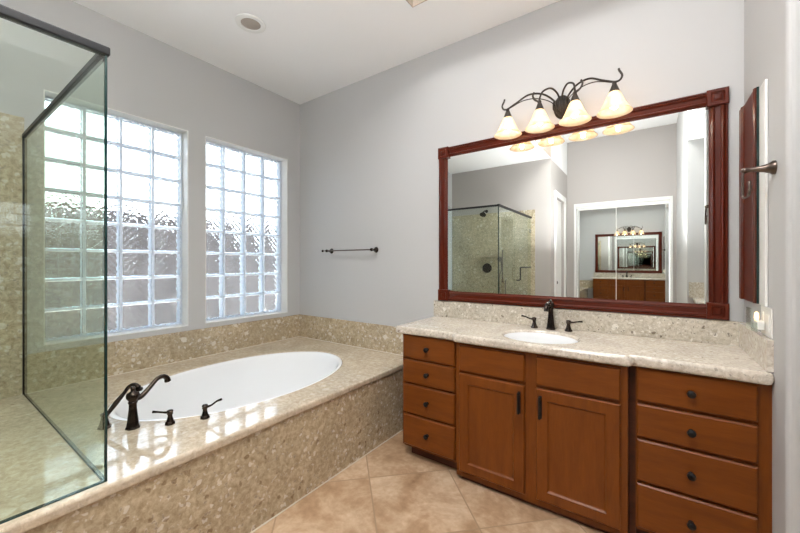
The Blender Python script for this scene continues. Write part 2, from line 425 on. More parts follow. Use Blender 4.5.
WZ0, WZ1 = 0.775, 2.335
wins = [(-0.968, -0.155), (-1.923, -1.10), (-3.53, -2.71)]
wl_ = MB()
ys = [0.0]
for a, b in wins: ys += [b, a]
ys.append(YF - 0.0)
for i in range(0, len(ys), 2): wl_.box(-0.2, 0.0, ys[i + 1], ys[i], -0.12, H)
for a, b in wins:
    wl_.box(-0.2, 0.0, a, b, -0.12, WZ0).box(-0.2, 0.0, a, b, WZ1, H)
struct('wall_left', wl_, 'wall')
struct('wall_far', MB().box(-0.2, 1.64, YF - 0.1, YF, -0.12, H), 'warm')
# wall running back from the shower corner, with a doorway
DY0, DY1, DZ = -4.62, -3.88, 2.40
struct('wall_hall', MB().box(1.64, 1.74, DY1, YF, 0, H).box(1.64, 1.74, YC, DY0, 0, H).box(1.64, 1.74, DY0, DY1, DZ, H), 'warm')
struct('door_1', MB().box(1.655, 1.695, DY0, DY1, 0, DZ).box(1.69, 1.70, DY0 + 0.12, DY1 - 0.12, 0.25, 1.05).box(1.69, 1.70, DY0 + 0.12, DY1 - 0.12, 1.2, DZ - 0.15), 'white', bevel=0.004)
struct('trim_1', MB().box(1.74, 1.765, DY1, DY1 + 0.085, 0, DZ + 0.085).box(1.74, 1.765, DY0 - 0.085, DY0, 0, DZ + 0.085).box(1.74, 1.765, DY0, DY1, DZ, DZ + 0.085), 'white', bevel=0.006)
dk = tag(MB().lathe((1.695, -3.96, 0.95), [(0.028, 0), (0.028, 0.006), (0.01, 0.01), (0.01, 0.035), (0.026, 0.045), (0.027, 0.06), (0.0, 0.072)], 20, 'X').build('door_knob', 'black', smooth=40), 'black round knob on the white hall door', 'door knob')
# closet wall with an opening for two mirrored sliding doors
CX0, CX1, CZ = 1.90, 3.30, 2.33
struct('wall_closet', MB().box(1.64, CX0, YC - 0.1, YC, 0, HR).box(CX1, 3.60, YC - 0.1, YC, 0, HR).box(CX0, CX1, YC - 0.1, YC, CZ, HR), 'warm')
struct('trim_2', MB().box(CX0 - 0.04, CX0, YC, YC + 0.02, 0, CZ + 0.06).box(CX1, CX1 + 0.04, YC, YC + 0.02, 0, CZ + 0.06).box(CX0, CX1, YC, YC + 0.02, CZ, CZ + 0.06)
       .box(CX0, CX1, YC - 0.1, YC - 0.001, CZ - 0.03, CZ - 0.001), 'white', bevel=0.005)
for i, (a, b, yy) in enumerate(((CX0 + 0.005, 2.575, YC - 0.075), (2.535, CX1 - 0.005, YC - 0.035))):
    d = struct('door_%d' % (i + 2), MB().box(a, a + 0.009, yy, yy + 0.025, 0.02, CZ - 0.035).box(b - 0.009, b, yy, yy + 0.025, 0.02, CZ - 0.035)
               .box(a, b, yy, yy + 0.025, CZ - 0.06, CZ - 0.035).box(a, b, yy, yy + 0.025, 0.0, 0.04), 'white')
    MB().box(a + 0.009, b - 0.009, yy + 0.008, yy + 0.016, 0.04, CZ - 0.06).build('mirror_panel', 'mirror', d)

# right wall: vanity recess side, then the open nook (y -0.67 .. -3.03), then full height again
struct('wall_right', MB().box(XR, XR + 0.14, -0.67, 0.0, -0.1, HR), 'wall', bevel=0.02, seg=4)
struct('wall_nook', MB().box(XR + 0.14, XN, -0.67, -0.53, -0.1, HR), 'wall')
struct('wall_right_rear', MB().box(XR, XR + 0.16, YC, -3.03, 0, HR).box(XR + 0.16, XN + 0.1, -3.17, -3.03, 0, HR), 'wall')
struct('wall_nook_side', MB().box(XN, XN + 0.1, -3.03, -0.53, 0, HR), 'wall')
struct('ceiling_nook', MB().box(XR, XN, -3.03, -0.67, 2.75, 2.87).box(XR, XR + 0.12, -3.03, -0.67, 2.87, HR), 'ceiling')
struct('wall_nook_return', MB().box(3.46, XN, -2.20, -2.06, 0, 2.75), 'wall')

# stone cladding in the shower
sc = MB().box(0.0, 0.012, YF, -2.71, ZD, WZ0).box(0.0, 0.012, -2.71, -2.005, ZD, 2.13)
struct('wall_shower_left', sc, 'shower_stone')
struct('wall_shower_far', MB().box(0.012, 1.50, YF, YF + 0.012, 0.1, 2.15), 'shower_stone')

# ------------------------------------------------------------ glass block windows
for i, (a, b) in enumerate(wins):
    nb = 4; nr = 8; g = 0.019
    py = (b - a - 0.02) / nb; pz = (WZ1 - WZ0 - 0.02) / nr; y0 = a + 0.01; z0 = WZ0 + 0.01
    fr = MB()
    for k in range(nb + 1): fr.box(-0.168, -0.098, y0 + k * py - g / 2, y0 + k * py + g / 2, z0 - 0.006, z0 + nr * pz + 0.006)
    for k in range(nr + 1): fr.box(-0.166, -0.100, y0 - 0.003, y0 + nb * py + 0.003, z0 + k * pz - g / 2, z0 + k * pz + g / 2)
    fr.box(-0.18, -0.095, a, a + 0.008, WZ0, WZ1).box(-0.18, -0.095, b - 0.008, b, WZ0, WZ1).box(-0.18, -0.095, a, b, WZ1 - 0.008, WZ1).box(-0.18, -0.095, a, b, WZ0, WZ0 + 0.008)
    gm = mortar_mat()
    w = struct('window_%d' % (i + 1), fr, gm)
    bl = MB()
    for r in range(nr):
        for c in range(nb):
            for xa, xb in ((-0.104, -0.095), (-0.160, -0.151)):
                bl.box(xa, xb, y0 + c * py + g / 2 - 0.001, y0 + (c + 1) * py - g / 2 + 0.001, z0 + r * pz + g / 2 - 0.001, z0 + (r + 1) * pz - g / 2 + 0.001)
    bl.build('pane', block_glass(y0, z0, py, pz), w, bevel=0.003, seg=2)

for i, (a, b) in enumerate(wins):
    struct('trim_window_reveal', MB().box(-0.094, -0.0005, a, a + 0.006, WZ0, WZ1).box(-0.094, -0.0005, b - 0.006, b, WZ0, WZ1).box(-0.094, -0.0005, a, b, WZ1 - 0.006, WZ1).box(-0.094, -0.0005, a, b, WZ0, WZ0 + 0.006), 'white')

# outside
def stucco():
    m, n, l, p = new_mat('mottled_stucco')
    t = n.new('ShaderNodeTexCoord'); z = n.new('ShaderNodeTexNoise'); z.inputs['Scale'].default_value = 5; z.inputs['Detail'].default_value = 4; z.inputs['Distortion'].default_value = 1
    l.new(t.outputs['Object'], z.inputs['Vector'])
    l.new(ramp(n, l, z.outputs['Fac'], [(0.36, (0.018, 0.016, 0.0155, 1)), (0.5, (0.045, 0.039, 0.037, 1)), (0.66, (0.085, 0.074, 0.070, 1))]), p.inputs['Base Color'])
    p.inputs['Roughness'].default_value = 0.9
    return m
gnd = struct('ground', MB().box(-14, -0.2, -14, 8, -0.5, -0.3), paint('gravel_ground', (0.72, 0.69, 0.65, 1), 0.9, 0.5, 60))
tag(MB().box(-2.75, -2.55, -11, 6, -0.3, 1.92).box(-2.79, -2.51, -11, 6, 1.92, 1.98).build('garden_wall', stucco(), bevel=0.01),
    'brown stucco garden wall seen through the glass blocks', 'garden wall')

# ------------------------------------------------------------ tub deck
td = thing('tub_surround', 'beige polished stone tub surround with splash under the glass block windows', 'tub surround', (0.74, -1.3, 0))
TC = (0.775, -1.06); TA, TB = 0.487, 0.752
MB().slab([(0.001, -2.66), (XD, -2.66), (XD, -0.001), (0.001, -0.001)], TC, TA, TB, ZD - 0.042, ZD).build('deck_top', 'deck_stone', td, bevel=0.012, seg=4)
MB().box(XD - 0.03, XD - 0.012, -2.65, -0.002, 0.001, ZD - 0.042).box(0.002, XD - 0.03, -2.65, -2.632, 0.0, ZD - 0.042).build('front_panel', 'face_stone', td)
MB().box(0.001, 0.02, -2.0, -0.001, ZD, ZS).build('splash_panel', 'face_stone', td, bevel=0.003)
MB().box(0.02, 1.629, -0.02, -0.001, ZD, ZS).build('splash_panel', 'face_stone', td, bevel=0.003)
MB().box(0.02, 0.024, -2.0, -0.02, ZD, ZD + 0.004).box(0.02, 1.47, -0.024, -0.02, ZD, ZD + 0.004).build('caulk_line', 'grout', td)
MB().box(XD - 0.012, XD - 0.008, -2.65, -0.002, 0, 0.006).build('grout_line', 'grout', td)

# bathtub shell
tub = thing('bathtub', 'white oval bathtub sunk into the beige stone deck', 'bathtub', (TC[0], TC[1], 0.05))
prof = [(1.0, ZD - 0.042), (0.998, ZD - 0.006), (0.985, ZD - 0.002), (0.965, ZD - 0.006), (0.95, ZD - 0.02), (0.93, ZD - 0.05), (0.88, 0.34), (0.82, 0.2), (0.76, 0.125), (0.66, 0.095), (0.4, 0.088), (0.0, 0.085)]
t_ = MB(); t_.lathe((TC[0], TC[1], 0), prof, 72, sx=TA, sy=TB, cap=False)
o = t_.build('basin', 'porcelain', tub, smooth=60)
MB().lathe((TC[0], TC[1] - 0.3, 0.092), [(0.032, 0), (0.032, 0.004), (0.024, 0.006), (0.0, 0.006)], 24).build('drain', 'bronze', tub, smooth=40)

# shower curb and floor beyond the bench
struct('trim_shower_curb', MB().box(XD - 0.13, XD, YF, -2.66, 0, 0.1), 'deck_stone', bevel=0.01)

# ------------------------------------------------------------ tub fittings
def oct_base(mb, c, r0, r1, h, n=8):
    x, y, z = c
    mb.lathe(c, [(r0 * 1.12, 0), (r0 * 1.12, 0.006), (r0, 0.012), (r0 * 0.86, h * 0.3), (r1 * 1.02, h * 0.8), (r1, h)], n)
FX, FY = 1.039, -1.797
sp = thing('tub_spout', 'dark bronze tub filler with tall faceted base and arched spout', 'tub faucet', (FX, FY, ZD))
b = MB(); oct_base(b, (FX, FY, ZD), 0.027, 0.0165, 0.115); b.build('base', 'bronze', sp, bevel=0.0015, seg=2)
b = MB(); b.lathe((FX, FY, ZD + 0.115), [(0.0175, 0), (0.019, 0.003), (0.019, 0.008), (0.016, 0.011), (0.019, 0.016), (0.0255, 0.027), (0.027, 0.038), (0.024, 0.048), (0.013, 0.054), (0.009, 0.058), (0.009, 0.066), (0.011, 0.072), (0.007, 0.078), (0, 0.08)], 28)
b.build('body', 'bronze', sp, smooth=50)
dx, dy = -0.24, 0.97
P = [(FX + dx * s, FY + dy * s, z) for s, z in ((0.012, 0.640), (0.04, 0.645), (0.075, 0.672), (0.11, 0.702), (0.14, 0.708), (0.16, 0.694), (0.166, 0.676))]
q = spline(P, 6); MB().tube(q, lerp_r([0.013, 0.012, 0.0105, 0.010, 0.0105, 0.0125, 0.015], len(q)), 14).build('spout', 'bronze', sp, smooth=60)

def handle(name, x, y, z, ang, rise, label, grp, mat='bronze', s=1.0, cat='tap'):
    t = thing(name, label, cat, (x, y, z), grp)
    m = MB(); oct_base(m, (x, y, z), 0.02 * s, 0.0105 * s, 0.045 * s)
    m.build('base', mat, t, bevel=0.001, seg=2)
    MB().lathe((x, y, z + 0.045 * s), [(0.0105 * s, 0), (0.013 * s, 0.003 * s), (0.013 * s, 0.013 * s), (0.0145 * s, 0.016 * s), (0.012 * s, 0.021 * s), (0.0, 0.024 * s)], 20).build('cap', mat, t, smooth=50)
    c, sn = math.cos(ang), math.sin(ang)
    pts = spline([(x + c * d * s, y + sn * d * s, z + (0.055 + k * rise) * s) for d, k in ((0.008, 0), (0.03, 0.22), (0.055, 0.75), (0.078, 1.0))], 5)
    MB().tube(pts, lerp_r([0.0065 * s, 0.0045 * s, 0.0045 * s, 0.0062 * s], len(pts)), 10).build('lever', mat, t, smooth=60)
    return t
A = math.radians(35.24)
handle('lever_tap', 1.135, -1.679, ZD, A + PI + 0.1, 0.006, 'dark bronze tub handle with lever pointing left, next to the tall spout', 'lever handles on the tub deck')
handle('lever_tap', 1.205, -1.551, ZD, A + 0.15, 0.034, 'dark bronze tub handle with lever pointing right, farther from the tall spout', 'lever handles on the tub deck')

hs = thing('hand_shower', 'dark bronze hand shower leaning in its deck holder beside the shower glass', 'hand shower', (0.93, -1.873, ZD))
MB().lathe((0.93, -1.873, ZD), [(0.027, 0), (0.027, 0.005), (0.023, 0.012), (0.015, 0.04), (0.013, 0.055), (0.016, 0.06), (0.016, 0.068), (0, 0.072)], 8).build('holder', 'bronze', hs, bevel=0.001, seg=2)
q = spline([(0.940, -1.880, 0.555), (0.937, -1.865, 0.570), (0.932, -1.83, 0.612), (0.928, -1.797, 0.648), (0.934, -1.780, 0.674), (0.950, -1.762, 0.682), (0.966, -1.752, 0.668)], 6)
MB().tube(q, lerp_r([0.007, 0.0085, 0.0115, 0.0085, 0.0095, 0.011, 0.014], len(q)), 14).build('handle', 'bronze', hs, smooth=60)
MB().lathe((0.966, -1.752, 0.668), [(0.0, 0.006), (0.018, 0.0), (0.020, -0.008), (0.016, -0.014), (0, -0.015)], 20).build('spray_head', 'bronze', hs, smooth=50)

# ------------------------------------------------------------ shower enclosure
XG, YG, ZT = 1.437, -2.004, 2.012
en = thing('shower_enclosure', 'frameless greenish glass shower enclosure with black header rail', 'shower enclosure', (XG, YG, ZD))
MB().box(0.014, XG - 0.006, YG - 0.005, YG + 0.005, ZD + 0.001, ZT).build('glass_panel', 'glass', en)
MB().box(XG - 0.005, XG + 0.005, -2.655, YG - 0.001, ZD + 0.001, ZT).build('glass_panel', 'glass', en)
dr = MB().box(XG - 0.005, XG + 0.005, YF + 0.03, -2.665, 0.108, ZT - 0.012).build('glass_door', 'glass', en)
MB().box(XG - 0.0055, XG + 0.0055, YG - 0.001, YG + 0.0055, ZD + 0.001, ZT).build('glass_edge', 'glass_edge', en)
MB().box(XG - 0.016, XG + 0.016, YF + 0.013, YG + 0.012, ZT - 0.004, ZT + 0.024).box(0.014, XG - 0.016, YG - 0.012, YG + 0.012, ZT - 0.004, ZT + 0.020).build('header_rail', 'black', en, bevel=0.004)
MB().box(0.013, 0.022, YG - 0.009, YG + 0.009, ZD + 0.001, ZT).build('wall_channel', 'black', en)
MB().box(0.022, XG - 0.006, YG - 0.007, YG + 0.007, ZD, ZD + 0.004).box(XG - 0.006, XG + 0.007, -2.655, YG + 0.005, ZD, ZD + 0.004).build('bottom_seal', 'glass_edge', en)
MB().tube([(XG + 0.045, -2.74, 1.03), (XG + 0.06, -2.74, 1.04), (XG + 0.06, -2.74, 1.205), (XG + 0.06, -2.76, 1.215), (XG + 0.06, -3.28, 1.215), (XG + 0.045, -3.30, 1.215)], 0.009, 10) \
    .tube([(XG + 0.005, -2.74, 1.03), (XG + 0.05, -2.74, 1.03)], 0.008).tube([(XG + 0.005, -3.30, 1.215), (XG + 0.05, -3.30, 1.215)], 0.008).build('door_handle', 'black', dr, smooth=50)
for z in (0.5, 1.8): MB().box(XG - 0.012, XG + 0.012, YF + 0.013, YF + 0.07, z - 0.03, z + 0.03).build('hinge', 'chrome', dr, bevel=0.003)

# shower fittings on the far wall
wy = YF + 0.012
t = thing('overhead_shower', 'dark bronze shower head on an angled arm inside the shower', 'shower head', (0.68, wy, 2.19))
MB().lathe((0.68, wy, 2.19), [(0.028, 0), (0.026, 0.008), (0.012, 0.014)], 20, 'Y').build('flange', 'bronze', t, smooth=40)
MB().tube(spline([(0.68, wy + 0.01, 2.19), (0.68, wy + 0.08, 2.19), (0.68, wy + 0.14, 2.16)], 5), 0.009).build('arm', 'bronze', t, smooth=60)
mt = Matrix.Rotation(math.radians(-150), 3, 'X')
MB().lathe((0.68, wy + 0.14, 2.165), [(0.012, 0), (0.016, 0.015), (0.05, 0.05), (0.056, 0.062), (0.052, 0.07), (0, 0.07)], 28, mat=mt).build('head', 'bronze', t, smooth=50)
t = thing('shower_valve', 'round dark bronze shower valve plate with lever on the shower wall', 'shower valve', (0.69, wy, 1.19))
MB().lathe((0.69, wy, 1.19), [(0.085, 0), (0.083, 0.006), (0.07, 0.011), (0.03, 0.013), (0.028, 0.045), (0.0, 0.05)], 36, 'Y').build('plate', 'bronze', t, smooth=40)
MB().tube([(0.69, wy + 0.04, 1.19), (0.70, wy + 0.05, 1.15), (0.705, wy + 0.055, 1.11)], [0.009, 0.007, 0.008]).build('lever', 'bronze', t, smooth=60)
t = thing('handheld_shower', 'handheld sprayer with hose hanging on a rail in the shower', 'handheld shower', (0.98, wy, 1.1))
MB().tube([(0.98, wy + 0.05, 0.95), (0.98, wy + 0.05, 1.5)], 0.008).tube([(0.98, wy, 0.96), (0.98, wy + 0.05, 0.96)], 0.009).tube([(0.98, wy, 1.49), (0.98, wy + 0.05, 1.49)], 0.009).build('rail', 'nickel', t, smooth=50)
MB().tube(spline([(0.98, wy + 0.07, 1.2), (0.975, wy + 0.1, 1.3), (0.97, wy + 0.13, 1.34)], 4), 0.011).lathe((0.97, wy + 0.12, 1.345), [(0.01, 0), (0.04, 0.02), (0.042, 0.03), (0, 0.033)], 20, 'Y').build('sprayer', 'nickel', t, smooth=50)
MB().tube(spline([(0.98, wy + 0.07, 1.2), (0.93, wy + 0.07, 1.0), (0.95, wy + 0.06, 0.75), (1.03, wy + 0.06, 0.7), (1.03, wy + 0.04, 0.95), (1.03, wy, 1.0)], 8), 0.007, 8).build('hose', 'nickel', t, smooth=60)
tag(MB().box(0.55, 0.90, wy, wy + 0.09, 1.385, 1.405).build('soap_ledge', 'deck_stone', bevel=0.004), 'narrow beige stone ledge on the shower wall', 'shelf')

# ------------------------------------------------------------ vanity cabinets
YS, YM = -0.495, -0.525       # carcass fronts: side stacks and middle cabinet
RD = [(0.0, 0.006), (0.006, 0.0), (0.012, 0.0)]
RP = [(0.0, 0.006), (0.005, 0.0), (0.055, 0.0), (0.061, 0.007), (0.066, 0.009)]
zt = [0.808, 0.647, 0.488, 0.291]; zb = [0.661, 0.501, 0.304, 0.094]
def knob(mb, x, y, z): mb.lathe((x, y, z), [(0.010, 0), (0.0065, 0.004), (0.006, 0.010), (0.013, 0.016), (0.0155, 0.022), (0.0145, 0.028), (0.009, 0.032), (0, 0.033)], 20, '-Y')
def drawer_stack(x0, x1, fx0, fx1, label, kx, side):
    t = thing('drawer_cabinet', label, 'drawer cabinet', ((x0 + x1) / 2, -0.25, 0))
    fz = 0.816
    c = MB().box(x0, x0 + 0.018, YS + 0.02, -0.0, 0.08, fz).box(x1 - 0.018, x1, YS + 0.02, -0.0, 0.08, fz).box(x0, x1, -0.012, 0.0, 0.08, fz).box(x0, x1, YS + 0.02, 0, 0.08, 0.098)
    c.box(x0, fx0 + 0.012, YS, YS + 0.02, 0.08, fz).box(fx1 - 0.012, x1, YS, YS + 0.02, 0.08, fz)
    for a, b2 in ((fz - 0.02, fz), (zt[1] - 0.0, zb[0]), (zt[2], zb[1]), (zt[3], zb[2]), (0.08, zb[3] + 0.01)): c.box(fx0, fx1, YS + 0.001, YS + 0.02, a - 0.006, b2 + (0.006 if b2 < fz else 0))
    c.build('carcass', 'cab', t)
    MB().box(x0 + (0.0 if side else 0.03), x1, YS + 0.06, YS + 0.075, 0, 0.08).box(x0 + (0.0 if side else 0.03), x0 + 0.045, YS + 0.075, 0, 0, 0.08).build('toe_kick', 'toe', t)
    for a, b2 in zip(zt, zb):
        d = MB().front(fx0, fx1, b2, a, YS, YS - 0.02, RD).build('drawer', 'cab_x', t)
        m = MB(); knob(m, kx, YS - 0.02, (a + b2) / 2); m.build('knob', 'black', d, smooth=40)
    return t
drawer_stack(1.668, 2.075, 1.680, 2.055, 'orange-brown four drawer vanity stack at the tub end', 1.868, False)
drawer_stack(2.953, XR, 2.958, 3.347, 'orange-brown four drawer vanity stack against the right wall', 3.146, True)
t = thing('sink_cabinet', 'orange-brown two door sink cabinet, the middle unit of the vanity', 'sink cabinet', (2.5, -0.26, 0))
x0, x1 = 2.076, 2.925
LD = (2.098, 2.472); RDX = (2.530, 2.898)
c = MB().box(x0, x0 + 0.018, YM + 0.02, -0.002, 0.03, 0.816).box(x1 - 0.018, x1, YM + 0.02, -0.002, 0.03, 0.816).box(x0, x1, -0.012, -0.002, 0.03, 0.816).box(x0, x1, YM + 0.02, -0.002, 0.03, 0.05)
c.box(x0, LD[0] + 0.012, YM, YM + 0.02, 0.03, 0.816).box(LD[1] - 0.012, RDX[0] + 0.012, YM, YM + 0.02, 0.03, 0.816).box(RDX[1] - 0.012, x1, YM, YM + 0.02, 0.03, 0.816)
for a, b2 in ((0.79, 0.816), (0.62, 0.665), (0.03, 0.08)):
    c.box(LD[0], LD[1], YM + 0.001, YM + 0.02, a, b2).box(RDX[0], RDX[1], YM + 0.001, YM + 0.02, a, b2)
c.build('carcass', 'cab', t)
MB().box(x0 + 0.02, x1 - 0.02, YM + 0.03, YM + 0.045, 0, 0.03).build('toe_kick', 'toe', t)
MB().box(x1, 2.953, -0.47, -0.02, 0.0, 0.816).build('gap_shade_strip', 'toe', t)  # dark wood colour stands in for shade in the gap between the cabinets
for a, b2, hx in ((LD[0], LD[1], LD[1] - 0.026), (RDX[0], RDX[1], RDX[0] + 0.022)):
    MB().front(a, b2, 0.652, 0.798, YM, YM - 0.02, RD).build('false_drawer_front', 'cab_x', t)
    d = MB().front(a, b2, 0.066, 0.636, YM, YM - 0.02, RP).build('door', 'cab', t)
    yy = YM - 0.02
    MB().box(hx - 0.006, hx + 0.006, yy - 0.026, yy - 0.018, 0.49, 0.60).box(hx - 0.005, hx + 0.005, yy - 0.02, yy, 0.495, 0.508).box(hx - 0.005, hx + 0.005, yy - 0.02, yy, 0.582, 0.595) \
        .box(hx - 0.008, hx + 0.008, yy - 0.003, yy, 0.487, 0.603).build('pull_handle', 'black', d, bevel=0.002)

# counter with splashes
ct = thing('countertop', 'cream speckled stone vanity countertop with backsplash', 'countertop', (2.5, -0.27, 0.816))
SC = (2.497, -0.335); SA, SB = 0.198, 0.172
YCs, YCm = -0.535, -0.567
MB().slab([(1.63, -0.0), (1.63, YCs), (2.060, YCs), (2.066, YCm), (2.944, YCm), (2.950, YCs), (XR, YCs), (XR, 0.0)], SC, SA, SB, 0.816, ZC, 0.03).build('slab', 'counter_stone', ct, bevel=0.016, seg=4)
MB().box(1.63, XR, -0.02, 0.0, ZC, 0.985).build('backsplash', 'splash_stone', ct, bevel=0.002)
MB().box(XR - 0.02, XR, YCs + 0.015, -0.02, ZC, 0.985).build('side_splash', 'counter_stone', ct, bevel=0.002)
sk = thing('sink', 'white oval undermount sink in the vanity counter', 'sink', (SC[0], SC[1], 0.70))
MB().lathe((SC[0], SC[1], 0), [(0.992, 0.8155), (0.992, 0.850), (0.975, 0.848), (0.965, 0.82), (0.93, 0.77), (0.78, 0.71), (0.5, 0.685), (0.1, 0.68), (0, 0.68)], 56, sx=SA, sy=SB, cap=False).build('basin', 'porcelain', sk, smooth=60)
MB().lathe((SC[0], SC[1], 0.681), [(0.024, 0), (0.022, 0.003), (0.0, 0.004)], 20).build('drain', 'bronze', sk, smooth=40)

bx, by = 2.504, -0.085
fs = thing('sink_faucet', 'dark bronze sink spout with faceted column and curved nose', 'sink faucet', (bx, by, ZC))
m = MB(); oct_base(m, (bx, by, ZC), 0.025, 0.015, 0.125); m.build('base', 'bronze', fs, bevel=0.001, seg=2)
MB().lathe((bx, by, ZC + 0.125), [(0.016, 0), (0.018, 0.004), (0.016, 0.009), (0.022, 0.022), (0.023, 0.032), (0.016, 0.044), (0.008, 0.049), (0.009, 0.056), (0, 0.062)], 24).build('body', 'bronze', fs, smooth=50)
q = spline([(bx, by - 0.01, ZC + 0.145), (bx, by - 0.045, ZC + 0.165), (bx, by - 0.085, ZC + 0.168), (bx, by - 0.115, ZC + 0.15), (bx, by - 0.122, ZC + 0.125)], 6)
MB().tube(q, lerp_r([0.012, 0.011, 0.0105, 0.012, 0.0135], len(q)), 14).build('spout', 'bronze', fs, smooth=60)
handle('lever_tap', 2.406, -0.088, ZC, PI + 0.15, 0.018, 'dark bronze lever handle on the left of the sink spout', 'sink lever handles')
handle('lever_tap', 2.606, -0.088, ZC, -0.1, 0.012, 'dark bronze lever handle on the right of the sink spout', 'sink lever handles')

# ------------------------------------------------------------ framed mirror over the vanity
MX0, MX1, MZ0, MZ1 = 1.675, 3.33, 0.990, 2.162
FW = 0.078
mr = thing('framed_mirror', 'large rectangular mirror in a reddish wood frame with square corner blocks', 'mirror', ((MX0 + MX1) / 2, 0, MZ0))
prof = [(0, 0), (0, 0.018), (0.005, 0.024), (0.010, 0.024), (0.013, 0.018), (0.016, 0.024), (0.021, 0.026), (0.026, 0.022), (0.029, 0.016), (0.050, 0.014), (0.053, 0.019), (0.058, 0.021), (0.063, 0.017), (0.068, 0.009), (FW, 0.006), (FW, 0)]
MB().prism(prof, lambda p, q, t: (t, -q, MZ1 - p), MX0 + FW, MX1 - FW).build('top_rail', 'cherry_x', mr)
MB().prism(prof, lambda p, q, t: (t, -q, MZ0 + p), MX0 + FW, MX1 - FW).build('bottom_rail', 'cherry_x', mr)
MB().prism(prof, lambda p, q, t: (MX0 + p, -q, t), MZ0 + FW, MZ1 - FW).build('side_stile', 'cherry', mr)
MB().prism(prof, lambda p, q, t: (MX1 - p, -q, t), MZ0 + FW, MZ1 - FW).build('side_stile', 'cherry', mr)
for cx_, cz_ in ((MX0, MZ0), (MX1 - FW - 0.004, MZ0), (MX0, MZ1 - FW - 0.004), (MX1 - FW - 0.004, MZ1 - FW - 0.004)):
    MB().front(cx_ - 0.002, cx_ + FW + 0.006, cz_ - 0.0, cz_ + FW + 0.006, 0, -0.034, [(0, 0.004), (0.004, 0), (0.016, 0), (0.021, 0.006), (0.026, 0.006), (0.030, 0.001), (0.036, 0.0)]).build('corner_block', 'cherry', mr)
MB().box(MX0 + FW - 0.004, MX1 - FW + 0.004, -0.008, -0.001, MZ0 + FW - 0.004, MZ1 - FW + 0.004).build('mirror_glass', 'mirror', mr)

# ------------------------------------------------------------ vanity light
LXC, LZC = 2.555, 2.268
YSH = -0.165
vl = thing('vanity_light', 'wrought iron vanity light with four lit amber glass bell shades above the mirror', 'wall light', (LXC, 0, LZC))
m = MB(); m.lathe((LXC, 0, LZC), [(0.060, 0), (0.058, 0.010), (0.048, 0.018), (0.03, 0.024), (0.026, 0.045), (0.0, 0.05)], 32, '-Y', sx=0.85, sy=1.25)
for k in range(-3, 4):   # fluted leaves of the backplate
    m.tube([(LXC + k * 0.010, -0.022, LZC + 0.066 - abs(k) * 0.008), (LXC + k * 0.014, -0.050, LZC + 0.02), (LXC + k * 0.014, -0.048, LZC - 0.02), (LXC + k * 0.010, -0.022, LZC - 0.07 + abs(k) * 0.008)], [0.003, 0.0055, 0.0055, 0.003], 8)
m.build('backplate', 'iron', vl, smooth=50)
for s, off in ((-1, 0.294), (-1, 0.098), (1, 0.098), (1, 0.294)):
    sx_ = LXC + s * off
    zt_ = 2.268
    if off > 0.2:
        pts = [(LXC + s * 0.02, -0.035, 2.262), (LXC + s * 0.045, -0.06, 2.305), (LXC + s * 0.10, -0.10, 2.340), (LXC + s * 0.17, -0.14, 2.338), (LXC + s * 0.235, -0.16, 2.300), (sx_, YSH, 2.272),
               (sx_ + s * 0.026, YSH, 2.275), (sx_ + s * 0.036, YSH, 2.298), (sx_ + s * 0.024, YSH, 2.325), (sx_ + s * 0.020, YSH, 2.338)]
        pts2 = [(LXC + s * 0.02, -0.03, 2.24), (LXC + s * 0.05, -0.07, 2.285), (LXC + s * 0.12, -0.11, 2.312), (LXC + s * 0.20, -0.15, 2.305), (sx_, YSH, 2.268)]
    else:
        pts = [(LXC + s * 0.008, -0.035, 2.262), (LXC + s * 0.012, -0.06, 2.325), (LXC + s * 0.045, -0.10, 2.360), (LXC + s * 0.085, -0.14, 2.335), (sx_, YSH, 2.285), (sx_ + s * 0.003, YSH, 2.268),
               (sx_ + s * 0.028, YSH, 2.285), (sx_ + s * 0.040, YSH, 2.312), (sx_ + s * 0.032, YSH, 2.332)]
        pts2 = None
    q = spline(pts, 7); a_ = MB().tube(q, 0.0058, 8)
    if pts2: a_.tube(spline(pts2, 7), 0.003, 6)
    a_.lathe((sx_, YSH, 0), [(0.006, 2.275), (0.010, 2.27), (0.012, 2.262), (0.006, 2.258), (0.006, 2.25)], 14)
    a_.build('arm', 'iron', vl, smooth=60)
    sh = MB(); ri = [(0.020, 2.224), (0.030, 2.205), (0.043, 2.175), (0.056, 2.145), (0.070, 2.120), (0.086, 2.103)]
    sh.lathe((sx_, YSH, 0), ri + [(r - 0.003, z + 0.0005) for r, z in ri[::-1]], 40, cap=False)
    so = sh.build('lamp_shade', 'shade', vl, smooth=60)
    MB().lathe((sx_, YSH, 0), [(0.008, 2.262), (0.012, 2.256), (0.024, 2.224), (0.0255, 2.214), (0.0225, 2.214), (0.021, 2.222), (0.0, 2.224)], 24).build('shade_holder', 'iron', so, smooth=40)
    MB().lathe((sx_, YSH, 0), [(0.0, 2.122), (0.012, 2.125), (0.021, 2.135), (0.024, 2.147), (0.021, 2.161), (0.013, 2.182), (0.012, 2.204), (0.0, 2.204)], 24).build('bulb', 'bulb', so, smooth=60)
    L = bpy.data.lights.new('bulb_light', 'POINT'); L.energy = BULB_W; L.color = (1.0, 0.92, 0.80); L.shadow_soft_size = 0.011
    lo = bpy.data.objects.new('bulb_light', L); COL.objects.link(lo); lo.location = (sx_, YSH, 2.109)
    lo.parent = vl; lo.matrix_parent_inverse = Matrix.Translation(-Vector(vl.location))

